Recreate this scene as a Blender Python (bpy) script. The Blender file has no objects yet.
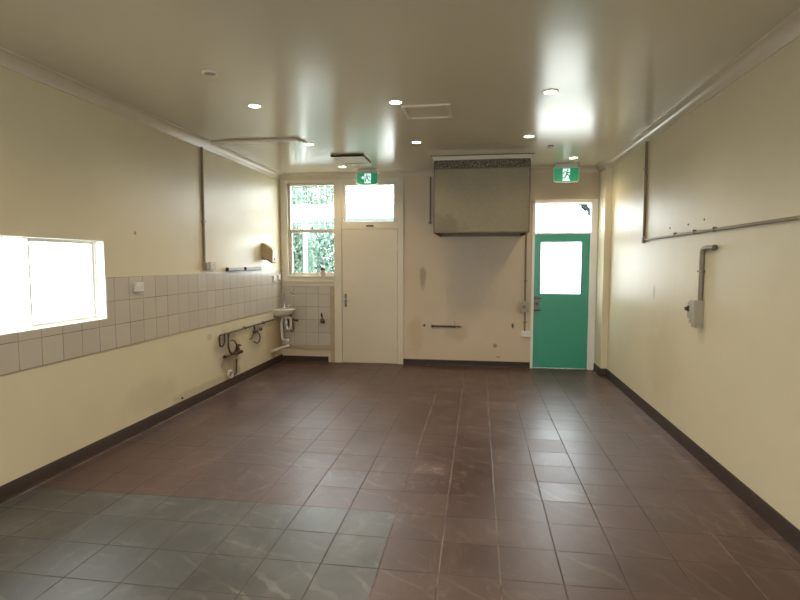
import bpy, bmesh, math, random
from mathutils import Vector, Matrix
random.seed(7)
sc = bpy.context.scene
COL = sc.collection
PI = math.pi

# ------------------------------------------------------------------ camera
cd = bpy.data.cameras.new('camera'); cam = bpy.data.objects.new('camera', cd); COL.objects.link(cam)
cd.sensor_width = 36.0; cd.lens = 528.08/800*36.0; cd.clip_start = 0.05; cd.clip_end = 200
F = Vector((-0.14706124, 0.98645897, -0.07260646)); R_ = Vector((0.989058454, 0.147520897, 0.000979897)); U_ = Vector((-0.0116776, 0.07166793, 0.99736019))
m = Matrix.Identity(4)
for i in range(3):
    m[i][0] = R_[i]; m[i][1] = U_[i]; m[i][2] = -F[i]
m[0][3], m[1][3], m[2][3] = 0, 0, 1.558
cam.matrix_world = m
sc.camera = cam
# ------------------------------------------------------------------ world, exposure
w = bpy.data.worlds.new('world'); sc.world = w; w.use_nodes = True
wt = w.node_tree; bg = wt.nodes['Background']
bg.inputs[0].default_value = (0.86, 0.94, 1.0, 1); bg.inputs[1].default_value = 6.5
sc.view_settings.view_transform = 'Standard'; sc.view_settings.look = 'None'
sc.view_settings.exposure = 1.22; sc.view_settings.gamma = 1.0; sc.view_settings.use_curve_mapping = False
sc.cycles.use_denoising = True
sc.cycles.max_bounces = 10; sc.cycles.diffuse_bounces = 6; sc.cycles.glossy_bounces = 4
sc.cycles.transparent_max_bounces = 16
sc.cycles.sample_clamp_indirect = 8.0
sc.cycles.caustics_reflective = False
LAMP_W = 12.0
# portals: they give no light of their own, only tell the sampler where the sky comes in
def portal(loc, sx, sz, rot):
    l = bpy.data.lights.new('sky_portal', 'AREA'); l.shape = 'RECTANGLE'; l.size = sx; l.size_y = sz; l.cycles.is_portal = True
    o = bpy.data.objects.new('sky_portal', l); COL.objects.link(o); o.location = loc; o.rotation_euler = rot
HP = math.pi/2
portal((-2.54, 7.99, 2.03), 0.80, 1.45, (-HP, 0, 0)); portal((-1.63, 7.99, 2.43), 0.78, 0.62, (-HP, 0, 0))
portal((1.20, 7.99, 2.18), 0.84, 0.43, (-HP, 0, 0)); portal((1.17, 7.99, 1.46), 0.60, 0.78, (-HP, 0, 0))
portal((-3.20, 3.325, 1.405), 0.66, 1.26, (HP, 0, -HP) ); portal((-0.35, -3.55, 1.6), 2.5, 1.4, (HP, 0, 0))
# ------------------------------------------------------------------ dimensions
XL, XR, D, H = -3.047, 1.740, 7.866, 2.890
YR = -3.4            # rear wall
PX, PY = 1.660, 7.457   # pier
T = 0.3046

# ------------------------------------------------------------------ node helpers
class NT:
    def __init__(s, name):
        s.m = bpy.data.materials.new(name); s.m.use_nodes = True; s.t = s.m.node_tree; s.t.nodes.clear()
        s.out = s.t.nodes.new('ShaderNodeOutputMaterial')
        s.tc = s.t.nodes.new('ShaderNodeTexCoord').outputs['Object']
    def n(s, k, **kw):
        o = s.t.nodes.new(k)
        for a, b in kw.items(): setattr(o, a, b)
        return o
    def l(s, a, b): s.t.links.new(a, b)
    def put(s, sock, v):
        if isinstance(v, bpy.types.NodeSocket): s.l(v, sock)
        elif isinstance(v, (tuple, list)) and len(v) == 3 and sock.type == 'RGBA': sock.default_value = (*v, 1)
        else: sock.default_value = v
    def math(s, op, a, b=0.0, c=0.0, clamp=False):
        o = s.n('ShaderNodeMath', operation=op, use_clamp=clamp)
        s.put(o.inputs[0], a); s.put(o.inputs[1], b); s.put(o.inputs[2], c); return o.outputs[0]
    def vmath(s, op, a, b):
        o = s.n('ShaderNodeVectorMath', operation=op); s.put(o.inputs[0], a); s.put(o.inputs[1], b)
        return o.outputs['Value'] if op in ('LENGTH', 'DOT_PRODUCT', 'DISTANCE') else o.outputs['Vector']
    def sep(s, v=None):
        o = s.n('ShaderNodeSeparateXYZ'); s.l(v or s.tc, o.inputs[0]); return o.outputs
    def comb(s, x=0.0, y=0.0, z=0.0):
        o = s.n('ShaderNodeCombineXYZ'); s.put(o.inputs[0], x); s.put(o.inputs[1], y); s.put(o.inputs[2], z); return o.outputs[0]
    def noise(s, scale=1.0, detail=3.0, rough=0.5, dist=0.0, stretch=None, vec=None):
        v = vec or s.tc
        if stretch: v = s.vmath('MULTIPLY', v, Vector(stretch))
        o = s.n('ShaderNodeTexNoise'); s.l(v, o.inputs['Vector']); o.inputs['Scale'].default_value = scale
        o.inputs['Detail'].default_value = detail; o.inputs['Roughness'].default_value = rough; o.inputs['Distortion'].default_value = dist
        return o.outputs['Fac']
    def ramp(s, v, a, b, lo=0.0, hi=1.0):
        o = s.n('ShaderNodeMapRange', interpolation_type='SMOOTHSTEP'); s.put(o.inputs[0], v)
        for i, x in zip((1, 2, 3, 4), (a, b, lo, hi)): o.inputs[i].default_value = x
        return o.outputs[0]
    def mix(s, f, a, b):
        o = s.n('ShaderNodeMix', data_type='RGBA'); s.put(o.inputs[0], f); s.put(o.inputs[6], a); s.put(o.inputs[7], b); return o.outputs[2]
    def bump(s, h, strength=0.2, dist=0.01, nrm=None):
        o = s.n('ShaderNodeBump'); s.put(o.inputs['Height'], h); o.inputs['Strength'].default_value = strength; o.inputs['Distance'].default_value = dist
        if nrm: s.l(nrm, o.inputs['Normal'])
        return o.outputs[0]
    def spot(s, c, r, wob=0.5, scale=6.0):
        """soft worn patch centred at c with radii r, edge broken by noise"""
        d = s.vmath('SUBTRACT', s.tc, Vector(c)); d = s.vmath('DIVIDE', d, Vector(r))
        L = s.vmath('LENGTH', d, Vector((0, 0, 0)))
        L = s.math('ADD', L, s.math('MULTIPLY', s.math('SUBTRACT', s.noise(scale, 4.0), 0.5), wob*2))
        return s.ramp(L, 0.35, 1.0, 1.0, 0.0)
    def finish(s, color, rough=0.5, metal=0.0, nrm=None, spec=0.5, emit=None, estr=0.0, coat=0.0):
        p = s.n('ShaderNodeBsdfPrincipled')
        s.put(p.inputs['Base Color'], color); s.put(p.inputs['Roughness'], rough); s.put(p.inputs['Metallic'], metal)
        p.inputs['Specular IOR Level'].default_value = spec
        if coat: p.inputs['Coat Weight'].default_value = coat; p.inputs['Coat Roughness'].default_value = 0.1
        if nrm: s.l(nrm, p.inputs['Normal'])
        if emit: s.put(p.inputs['Emission Color'], emit); p.inputs['Emission Strength'].default_value = estr
        s.l(p.outputs[0], s.out.inputs[0]); return s.m

def plain(name, c, rough=0.5, metal=0.0, var=0.12, scale=8.0, spec=0.5, bump=0.0):
    t = NT(name); f = t.noise(scale, 4.0)
    col = t.mix(f, tuple(x*(1-var) for x in c), tuple(min(1, x*(1+var)) for x in c))
    nrm = t.bump(t.noise(scale*5, 3.0), bump, 0.004) if bump else None
    return t.finish(col, rough, metal, nrm, spec)

M = {}
# glossy enamel ceiling
t = NT('ceiling_paint')
f = t.noise(1.3, 3.0)
c = t.mix(f, (0.58, 0.53, 0.405), (0.62, 0.57, 0.44))
wv = t.noise(1.0, 3.0, stretch=(1.2, 9.0, 1.0)); fine = t.noise(30.0, 2.0)
M['ceiling'] = t.finish(c, 0.20, 0, t.bump(fine, 0.02, 0.002, t.bump(wv, 0.08, 0.015)), 0.6)
# wall paint
def wall_mat(name, a, b, spots=(), rough=0.42, seed=0.0, streak=0.05):
    t = NT(name)
    f = t.noise(0.9, 2.0, 0.5); c = t.mix(f, a, b)
    c = t.mix(t.math('MULTIPLY', t.ramp(t.noise(2.0, 3.0, 0.5), 0.45, 0.8), 0.12), c, tuple(x*0.7 for x in a))
    for (p, r, col, k) in spots:
        c = t.mix(t.math('MULTIPLY', t.spot(p, r), k), c, col)
    st = t.noise(1.0, 4.0, stretch=(4.5, 4.5, 0.7))
    return t.finish(c, rough, 0, t.bump(t.noise(25.0, 3.0), 0.04, 0.004, t.bump(st, streak*1.5, 0.03)), 0.26)
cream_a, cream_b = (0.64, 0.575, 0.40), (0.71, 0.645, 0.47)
dirt = (0.16, 0.10, 0.055); rust_brown = (0.35, 0.17, 0.06)
M['wall_left'] = wall_mat('wall_paint_left', cream_a, cream_b, [
    ((XL, 6.15, 0.22), (1, 0.34, 0.26), dirt, 0.55), ((XL, 6.1, 0.5), (1, 0.5, 0.3), dirt, 0.35), ((XL, 7.6, 0.35), (1, 0.45, 0.42), rust_brown, 0.4),  # last patch here browns the wall below the basin
    ((XL, 4.5, 0.30), (1, 0.5, 0.2), dirt, 0.12), ((XL, 6.9, 0.5), (1, 0.35, 0.2), dirt, 0.28), ((XL, 5.55, 0.14), (1, 1.2, 0.07), dirt, 0.25),
    ((XL, 5.62, 0.69), (1, 0.06, 0.05), dirt, 0.25), ((XL, 7.3, 1.62), (1, 0.12, 0.18), rust_brown, 0.3), ((XL, 4.355, 1.811), (1, 0.02, 0.02), dirt, 0.8)], rough=0.36)
M['wall_right'] = wall_mat('wall_paint_right', cream_a, cream_b, [
    ((XR, 5.6, 1.25), (1, 0.05, 0.09), dirt, 0.35), ((XR, 4.45, 0.98), (1, 0.10, 0.10), dirt, 0.18), ((XR, 5.3, 0.6), (1, 0.6, 0.5), (0.5, 0.42, 0.28), 0.3)], streak=0.075)
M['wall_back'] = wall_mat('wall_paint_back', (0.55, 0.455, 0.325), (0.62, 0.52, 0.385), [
    ((-0.83, D, 1.30), (0.07, 1, 0.22), dirt, 0.45), ((-0.93, D, 0.45), (0.16, 1, 0.35), rust_brown, 0.22), ((0.25, D, 0.32), (0.05, 1, 0.05), rust_brown, 0.6),
    ((0.30, D, 0.15), (0.05, 1, 0.02), (0.5, 0.18, 0.05), 0.7), ((-0.8, D, 0.6), (0.035, 1, 0.035), dirt, 0.9), ((0.50, D, 0.62), (0.025, 1, 0.05), dirt, 0.9),
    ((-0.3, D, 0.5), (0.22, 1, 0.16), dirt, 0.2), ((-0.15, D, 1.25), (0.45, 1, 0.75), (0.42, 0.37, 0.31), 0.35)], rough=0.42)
# wall tiles
def tile_mat(name, axis, u0, pu, v0, pv, col=(0.50, 0.455, 0.385)):
    t = NT(name); s = t.sep()
    def edge(c, o, p):
        k = t.math('DIVIDE', t.math('SUBTRACT', c, o), p); fr = t.math('FRACT', k)
        return t.math('MULTIPLY', t.math('MINIMUM', fr, t.math('SUBTRACT', 1.0, fr)), p), t.math('FLOOR', k)
    eu, iu = edge(s[axis], u0, pu); ev, iv = edge(s[2], v0, pv)
    e = t.math('MINIMUM', eu, ev); g = t.ramp(e, 0.0012, 0.0042, 1.0, 0.0)
    wn = t.n('ShaderNodeTexWhiteNoise', noise_dimensions='2D'); t.l(t.comb(iu, iv), wn.inputs[0])
    c = t.mix(wn.outputs[0], tuple(x*0.94 for x in col), tuple(x*1.06 for x in col))
    gc = t.mix(t.ramp(t.noise(3.0, 3.0), 0.35, 0.65), (0.14, 0.10, 0.06), (0.33, 0.28, 0.21))
    c = t.mix(g, c, gc)
    return t.finish(c, t.math('MULTIPLY_ADD', g, 0.4, 0.30), 0, t.bump(t.math('SUBTRACT', t.math('MULTIPLY', t.noise(9.0, 2.0), 0.12), g), 0.25, 0.003), 0.5)
M['tiles_left'] = tile_mat('white_wall_tiles', 1, 3.851, 0.1915, 0.8225, 0.2002)
M['tiles_back'] = tile_mat('white_wall_tiles_back', 0, -2.448, 0.196, 0.259, 0.2)
# floor
t = NT('quarry_tile_floor'); s = t.sep()
u = t.math('DIVIDE', t.math('SUBTRACT', s[0], 0.4267), T); v = t.math('DIVIDE', t.math('SUBTRACT', s[1], 3.1442), T)
fu, fv = t.math('FRACT', u), t.math('FRACT', v); iu, iv = t.math('FLOOR', u), t.math('FLOOR', v)
eu = t.math('MULTIPLY', t.math('MINIMUM', fu, t.math('SUBTRACT', 1.0, fu)), T); ev = t.math('MULTIPLY', t.math('MINIMUM', fv, t.math('SUBTRACT', 1.0, fv)), T)
gu = t.ramp(eu, 0.0022, 0.0045, 1.0, 0.0); gv = t.ramp(ev, 0.0018, 0.004, 1.0, 0.0)
g = t.math('MAXIMUM', gu, gv)
wn = t.n('ShaderNodeTexWhiteNoise', noise_dimensions='2D'); t.l(t.comb(iu, iv), wn.inputs[0]); rnd = wn.outputs[0]
red = t.mix(rnd, (0.054, 0.026, 0.021), (0.080, 0.040, 0.033))
grey = t.mix(rnd, (0.042, 0.042, 0.041), (0.060, 0.060, 0.058))
gm = t.math('MULTIPLY', t.math('LESS_THAN', iu, -3.5), t.math('LESS_THAN', iv, -0.5))
c = t.mix(gm, red, grey)
# mop marks and dust
d1 = t.ramp(t.noise(1.4, 6.0, 0.55, 1.2), 0.35, 0.85)
d2 = t.ramp(t.noise(2.2, 9.0, 0.7, 3.2, stretch=(1.0, 0.5, 1.0)), 0.50, 0.80)
sm = t.math('MULTIPLY', t.spot((-0.30, 3.75, 0), (0.55, 0.85, 1), 0.9, 7.0), t.ramp(t.noise(6.0, 8.0, 0.7, 2.5), 0.54, 0.66))
sm2 = t.spot((-0.33, 3.86, 0), (0.17, 0.12, 1), 0.9, 14.0)
d3 = t.math('MULTIPLY', t.ramp(t.noise(3.2, 10.0, 0.72, 4.5, stretch=(1.0, 0.45, 1.0)), 0.54, 0.68), t.ramp(t.noise(0.7, 2.0), 0.40, 0.65))
wv = t.n('ShaderNodeTexWave', wave_type='RINGS', rings_direction='Z'); t.l(t.vmath('ADD', t.tc, Vector((2.6, 0.4, 0))), wv.inputs['Vector']); wv.inputs['Scale'].default_value = 2.2; wv.inputs['Distortion'].default_value = 9.0; wv.inputs['Detail'].default_value = 5.0; wv.inputs['Detail Scale'].default_value = 0.8
d4 = t.math('MULTIPLY', t.ramp(wv.outputs['Fac'], 0.88, 0.99), t.ramp(t.noise(1.6, 5.0, 0.6), 0.44, 0.66))
dust = t.math('ADD', t.math('MULTIPLY', d1, 0.15), t.math('ADD', t.math('MULTIPLY', d2, 0.18), t.math('ADD', t.math('MULTIPLY', d3, 0.30), t.math('MULTIPLY', d4, 0.20))))
dust = t.math('ADD', dust, t.math('ADD', t.math('MULTIPLY', sm, 0.38), t.math('MULTIPLY', t.math('MULTIPLY', sm2, t.ramp(t.noise(16.0, 6.0, 0.7, 1.5), 0.40, 0.62)), 0.6)))
edge_r = t.math('MULTIPLY', t.ramp(s[0], 1.52, 1.60), t.ramp(t.noise(5.0, 4.0), 0.3, 0.7)); dust = t.math('ADD', dust, t.math('MULTIPLY', edge_r, 0.35))
dust = t.math('MULTIPLY', dust, t.math('MULTIPLY_ADD', gm, 0.7, 1.0), clamp=True)
c = t.mix(dust, c, t.mix(gm, (0.27, 0.205, 0.185), (0.25, 0.24, 0.235)))
# grout: dark, some long joints filled with pale dust
k = t.math('ROUND', u)
lt = None
for kk in (3, -1, -2, -3, 4):
    q = t.math('COMPARE', k, float(kk), 0.3); lt = q if lt is None else t.math('MAXIMUM', lt, q)
lt = t.math('MULTIPLY', t.math('MULTIPLY', lt, gu), t.ramp(t.noise(2.5, 6.0, 0.7), 0.40, 0.60))
c = t.mix(g, c, t.mix(lt, t.mix(t.ramp(t.noise(1.8, 3.0), 0.4, 0.65), (0.035, 0.022, 0.018), (0.11, 0.075, 0.06)), (0.19, 0.14, 0.12)))
# pale joint beside the skirting
el = t.math('MULTIPLY', t.ramp(s[0], XL+0.030, XL+0.045, 1.0, 0.0), t.ramp(t.noise(4.0, 4.0), 0.35, 0.6)); c = t.mix(t.math('MULTIPLY', el, 0.6), c, (0.35, 0.28, 0.22))
ro = t.math('ADD', t.ramp(t.noise(1.5, 3.0, 0.5, 0.5), 0.2, 0.8, 0.30, 0.37), t.math('MULTIPLY', g, 0.3))
ro = t.math('ADD', ro, t.math('MULTIPLY', dust, 0.08)); ro = t.math('ADD', ro, t.math('MULTIPLY', rnd, 0.08))
hh = t.math('ADD', t.math('MULTIPLY', g, -1.0), t.math('MULTIPLY', t.noise(7.0, 3.0), 0.25))
M['floor'] = t.finish(c, ro, 0, t.bump(hh, 0.3, 0.004), 0.55)

M['skirting'] = plain('dark_skirting_tile', (0.040, 0.024, 0.018), 0.5, var=0.3, scale=5, spec=0.3)
M['coving'] = plain('cornice_paint', (0.60, 0.53, 0.41), 0.22, var=0.05, scale=3)
M['trim'] = plain('joinery_enamel', (0.65, 0.59, 0.47), 0.3, var=0.06, scale=3)
M['door'] = plain('door_enamel', (0.64, 0.575, 0.45), 0.3, var=0.06, scale=2)
M['white'] = plain('white_enamel', (0.80, 0.78, 0.72), 0.3, var=0.05)
M['green'] = plain('green_enamel', (0.055, 0.34, 0.235), 0.28, var=0.10, scale=1.5)
M['green_dark'] = plain('green_edge', (0.04, 0.25, 0.18), 0.4)
M['lock_steel'] = plain('dull_lock_steel', (0.17, 0.155, 0.13), 0.4, 0.6)
M['steel'] = plain('brushed_steel', (0.55, 0.52, 0.47), 0.3, 1.0)
M['chrome'] = plain('chrome', (0.8, 0.8, 0.8), 0.1, 1.0, var=0.03)
M['conduit'] = plain('painted_conduit', (0.20, 0.15, 0.085), 0.45, var=0.25, scale=10)
M['conduit_grey'] = plain('grey_conduit', (0.24, 0.205, 0.14), 0.45, var=0.2, scale=10)
M['grey_plastic'] = plain('grey_switch_plastic', (0.36, 0.325, 0.24), 0.4)
M['pipe'] = plain('tarnished_copper', (0.075, 0.05, 0.033), 0.5, 0.4, var=0.5, scale=25)
M['brass'] = plain('dull_brass', (0.13, 0.085, 0.04), 0.45, 0.6, var=0.4, scale=30)
M['pvc'] = plain('white_plastic_pipe', (0.62, 0.57, 0.48), 0.35)
M['ceramic'] = plain('white_ceramic', (0.78, 0.73, 0.62), 0.12, var=0.03)
M['plastic_white'] = plain('white_plastic', (0.72, 0.70, 0.65), 0.35)
M['plastic_cream'] = plain('cream_plastic', (0.55, 0.46, 0.31), 0.4)
M['beige'] = plain('aged_beige_plastic', (0.44, 0.33, 0.17), 0.45, var=0.15)
M['black'] = plain('black_rubber', (0.02, 0.02, 0.02), 0.5)
M['dark'] = plain('dark_void', (0.03, 0.024, 0.018), 0.7)
M['brown'] = plain('brown_stained_edge', (0.12, 0.075, 0.04), 0.5, var=0.3)
M['vent_panel'] = plain('brown_vent_panel', (0.46, 0.38, 0.27), 0.5, var=0.1)  # browner tone than the ceiling paint
M['rail'] = plain('rail_aluminium', (0.50, 0.53, 0.58), 0.6, 0.0)
M['sign_body'] = plain('sign_casing', (0.60, 0.60, 0.54), 0.4)
M['concrete'] = plain('outside_paving', (0.45, 0.44, 0.40), 0.9, scale=2)
M['bark'] = plain('bark', (0.10, 0.075, 0.05), 0.9, var=0.4, scale=15)
M['fascia'] = plain('white_fascia', (0.80, 0.80, 0.78), 0.5)
M['gutter'] = plain('grey_gutter', (0.10, 0.12, 0.12), 0.5)
def emis(name, c, s_):
    t = NT(name); e = t.n('ShaderNodeEmission'); t.put(e.inputs[0], c); e.inputs[1].default_value = s_; t.l(e.outputs[0], t.out.inputs[0]); t.m.cycles.emission_sampling = 'NONE'; return t.m
M['lamp'] = emis('downlight_glow', (1.0, 0.86, 0.62), 14.0)
def backlit(name, c, s_):
    t = NT(name); t.m.cycles.emission_sampling = 'NONE'; return t.finish(c, 0.35, emit=c, estr=s_)
M['sign_green'] = backlit('sign_green', (0.0, 0.16, 0.065), 0.4)
M['sign_white'] = backlit('sign_white', (0.50, 0.72, 0.64), 0.5)
M['sign_man'] = backlit('sign_figure_green', (0.01, 0.12, 0.08), 0.3)
# galvanised hood steel
t = NT('galvanised_steel')
vo = t.n('ShaderNodeTexVoronoi'); vo.inputs['Scale'].default_value = 45; t.l(t.tc, vo.inputs['Vector'])
b = t.mix(t.noise(1.6, 3.0), (0.185, 0.155, 0.092), (0.225, 0.19, 0.118))
b = t.mix(t.math('MULTIPLY', t.sep(vo.outputs['Color'])[0], 0.35), b, (0.15, 0.125, 0.08))
st = t.spot((-0.40, 6.8, 2.03), (0.24, 1, 0.16), 0.9, 6.0); st2 = t.spot((-0.45, 6.8, 1.97), (0.35, 1, 0.07), 0.9, 6.0)
b = t.mix(t.math('MULTIPLY', t.math('MAXIMUM', st, st2), 0.45), b, (0.10, 0.068, 0.032))
M['galv'] = t.finish(b, 0.5, 0.45, t.bump(t.noise(2.5, 2.0), 0.12, 0.02))
t = NT('greasy_mesh'); n_ = t.ramp(t.noise(60.0, 3.0), 0.4, 0.6)
M['mesh'] = t.finish(t.mix(n_, (0.055, 0.045, 0.03), (0.18, 0.155, 0.11)), 0.5, 0.4, t.bump(n_, 0.5, 0.004))
# thin clear glass
t = NT('clear_glass'); tr = t.n('ShaderNodeBsdfTransparent'); tr.inputs[0].default_value = (0.96, 0.965, 0.95, 1)
gl = t.n('ShaderNodeBsdfGlossy'); gl.inputs['Roughness'].default_value = 0.03
fr = t.n('ShaderNodeLayerWeight')
mx = t.n('ShaderNodeMixShader'); t.l(t.math('MULTIPLY_ADD', t.math('POWER', fr.outputs['Facing'], 5.0), 0.9, 0.04), mx.inputs[0]); t.l(tr.outputs[0], mx.inputs[1]); t.l(gl.outputs[0], mx.inputs[2]); t.l(mx.outputs[0], t.out.inputs[0])
M['glass'] = t.m
# leaves
def leafmat(name, a, b):
    t = NT(name); c = t.mix(t.noise(3.0, 3.0), a, b)
    di = t.n('ShaderNodeBsdfDiffuse'); tl = t.n('ShaderNodeBsdfTranslucent'); t.put(di.inputs[0], c); t.put(tl.inputs[0], c)
    mx = t.n('ShaderNodeMixShader'); mx.inputs[0].default_value = 0.4; t.l(di.outputs[0], mx.inputs[1]); t.l(tl.outputs[0], mx.inputs[2]); t.l(mx.outputs[0], t.out.inputs[0]); return t.m
M['leaf'] = leafmat('leaf_green', (0.15, 0.24, 0.185), (0.25, 0.36, 0.29))
M['leaf2'] = leafmat('leaf_pale', (0.17, 0.27, 0.21), (0.30, 0.41, 0.34))

# ------------------------------------------------------------------ mesh builder
class MB:
    def __init__(s): s.b = bmesh.new()
    def box(s, x0, x1, y0, y1, z0, z1, bevel=0.0):
        x0, x1 = sorted((x0, x1)); y0, y1 = sorted((y0, y1)); z0, z1 = sorted((z0, z1))
        P = [s.b.verts.new(p) for p in ((x0,y0,z0),(x1,y0,z0),(x1,y1,z0),(x0,y1,z0),(x0,y0,z1),(x1,y0,z1),(x1,y1,z1),(x0,y1,z1))]
        fs = [s.b.faces.new([P[i] for i in q]) for q in ((3,2,1,0),(4,5,6,7),(0,1,5,4),(1,2,6,5),(2,3,7,6),(3,0,4,7))]
        if bevel:
            es = list({e for f in fs for e in f.edges})
            bmesh.ops.bevel(s.b, geom=es, offset=bevel, segments=2, affect='EDGES', profile=0.5)
        return s
    def prism(s, poly, lo, hi, axis):
        """poly: 2D points in the two remaining axes (in order), extruded along axis"""
        def P(a, b, c):
            return {0: (c, a, b), 1: (a, c, b), 2: (a, b, c)}[axis]
        A = [s.b.verts.new(P(a, b, lo)) for a, b in poly]; B = [s.b.verts.new(P(a, b, hi)) for a, b in poly]
        n = len(poly)
        s.b.faces.new(A); s.b.faces.new(B[::-1])
        for i in range(n): s.b.faces.new([A[i], B[i], B[(i+1) % n], A[(i+1) % n]])
        return s
    def lathe(s, prof, origin, axis=(0, 0, 1), n=24, sx=1.0, sy=1.0):
        """prof: (radius, height) pairs"""
        ax = Vector(axis).normalized(); q = Vector((0, 0, 1)).rotation_difference(ax); o = Vector(origin)
        rings = []
        for r, h in prof:
            if r <= 1e-6: rings.append([s.b.verts.new(o + q @ Vector((0, 0, h)))])
            else: rings.append([s.b.verts.new(o + q @ Vector((r*sx*math.cos(2*PI*i/n), r*sy*math.sin(2*PI*i/n), h))) for i in range(n)])
        for a, b in zip(rings, rings[1:]):
            for i in range(n):
                j = (i+1) % n
                if len(a) == 1 and len(b) == 1: continue
                if len(a) == 1: s.b.faces.new([a[0], b[j], b[i]])
                elif len(b) == 1: s.b.faces.new([a[i], a[j], b[0]])
                else: s.b.faces.new([a[i], a[j], b[j], b[i]])
        return s
    def tube(s, pts, r, n=12, cap=True):
        pts = [Vector(p) for p in pts]; rings = []; prev = None
        for i, p in enumerate(pts):
            d = (pts[min(i+1, len(pts)-1)] - pts[max(i-1, 0)]).normalized()
            if prev is None:
                a = d.orthogonal().normalized()
            else:
                a = (prev - d*prev.dot(d)).normalized()
            prev = a; b = d.cross(a)
            rr = r[i] if isinstance(r, (list, tuple)) else r
            rings.append([s.b.verts.new(p + (a*math.cos(2*PI*k/n) + b*math.sin(2*PI*k/n))*rr) for k in range(n)])
        for A, B in zip(rings, rings[1:]):
            for k in range(n): s.b.faces.new([A[k], A[(k+1) % n], B[(k+1) % n], B[k]])
        if cap: s.b.faces.new(rings[0][::-1]); s.b.faces.new(rings[-1])
        return s
    def build(s, name, mat, parent=None, smooth=None, origin=None):
        bmesh.ops.recalc_face_normals(s.b, faces=s.b.faces[:])
        me = bpy.data.meshes.new(name); 
        if smooth is not None:
            for f in s.b.faces: f.smooth = True
        s.b.to_mesh(me); s.b.free()
        if smooth is not None: me.set_sharp_from_angle(angle=math.radians(smooth))
        me.materials.append(M[mat] if isinstance(mat, str) else mat)
        o = bpy.data.objects.new(name, me); COL.objects.link(o)
        if parent: o.parent = parent; o.matrix_parent_inverse = Matrix.Translation(-parent.location)
        return o
def fillet(pts, r, n=5):
    pts = [Vector(p) for p in pts]; out = [pts[0]]
    for a, b, c in zip(pts, pts[1:], pts[2:]):
        d1, d2 = (a-b), (c-b); rr = min(r, d1.length*0.49, d2.length*0.49); p, q = b + d1.normalized()*rr, b + d2.normalized()*rr
        for i in range(n+1):
            u = i/n; out.append(p*(1-u)**2 + b*2*u*(1-u) + q*u*u)
    out.append(pts[-1]); return out
def tag(o, label=None, cat=None, group=None, kind=None):
    if label: o['label'] = label
    if cat: o['category'] = cat
    if group: o['group'] = group
    if kind: o['kind'] = kind
    return o
def thing(name, loc, label=None, cat=None, group=None, kind=None):
    o = bpy.data.objects.new(name, None); o.empty_display_size = 0.05; COL.objects.link(o); o.location = loc
    return tag(o, label, cat, group, kind)
def lab(o, label): o['label'] = label; return o

def sweep(name, path, prof, mat, seg, kind='structure', smooth=40):
    """profile (inward offset, z) swept along plan path; seg=(i,j) range of vertices used, mitred against neighbours"""
    P = [Vector((x, y, 0)) for x, y in path]; n = len(P)
    def inward(i):
        d = (P[i+1]-P[i]).normalized(); return Vector((d.y, -d.x, 0))
    rows = []
    bm = MB()
    for i in range(seg[0], seg[1]+1):
        a = inward(i-1) if i > 0 else inward(i); b = inward(i) if i < n-1 else inward(i-1)
        mvec = (a+b); mvec = mvec/ (mvec.dot(a)) if mvec.length > 1e-6 else a
        rows.append([bm.b.verts.new(P[i] + mvec*o + Vector((0, 0, z))) for o, z in prof])
    k = len(prof)
    for A, B in zip(rows, rows[1:]):
        for j in range(k): bm.b.faces.new([A[j], A[(j+1) % k], B[(j+1) % k], B[j]])
    bm.b.faces.new(rows[0]); bm.b.faces.new(rows[-1][::-1])
    o = bm.build(name, mat, smooth=smooth); o['kind'] = kind; return o

# ------------------------------------------------------------------ room shell
def slab_holes(name, mat, axis, lo, hi, a0, a1, z0, z1, holes):
    """wall slab; axis 0: normal X (a = Y), axis 1: normal Y (a = X)"""
    aa = sorted({a0, a1, *[h[0] for h in holes], *[h[1] for h in holes]}); zz = sorted({z0, z1, *[h[2] for h in holes], *[h[3] for h in holes]})
    bm = bmesh.new(); V = {}
    def solid(i, j):
        if i < 0 or j < 0 or i >= len(aa)-1 or j >= len(zz)-1: return False
        ca, cz = (aa[i]+aa[i+1])/2, (zz[j]+zz[j+1])/2
        return not any(h[0] < ca < h[1] and h[2] < cz < h[3] for h in holes)
    def v(a, z, d):
        k = (round(a, 5), round(z, 5), d)
        if k not in V: V[k] = bm.verts.new((d, a, z) if axis == 0 else (a, d, z))
        return V[k]
    for i in range(len(aa)-1):
        for j in range(len(zz)-1):
            if not solid(i, j): continue
            x0, x1, y0, y1 = aa[i], aa[i+1], zz[j], zz[j+1]
            for d in (lo, hi): bm.faces.new([v(x0, y0, d), v(x1, y0, d), v(x1, y1, d), v(x0, y1, d)])
            for (di, dj, p, q) in ((-1, 0, (x0, y0), (x0, y1)), (1, 0, (x1, y0), (x1, y1)), (0, -1, (x0, y0), (x1, y0)), (0, 1, (x0, y1), (x1, y1))):
                if not solid(i+di, j+dj): bm.faces.new([v(*p, lo), v(*q, lo), v(*q, hi), v(*p, hi)])
    b = MB(); b.b.free(); b.b = bm; o = b.build(name, mat); o['kind'] = 'structure'; return o

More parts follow.
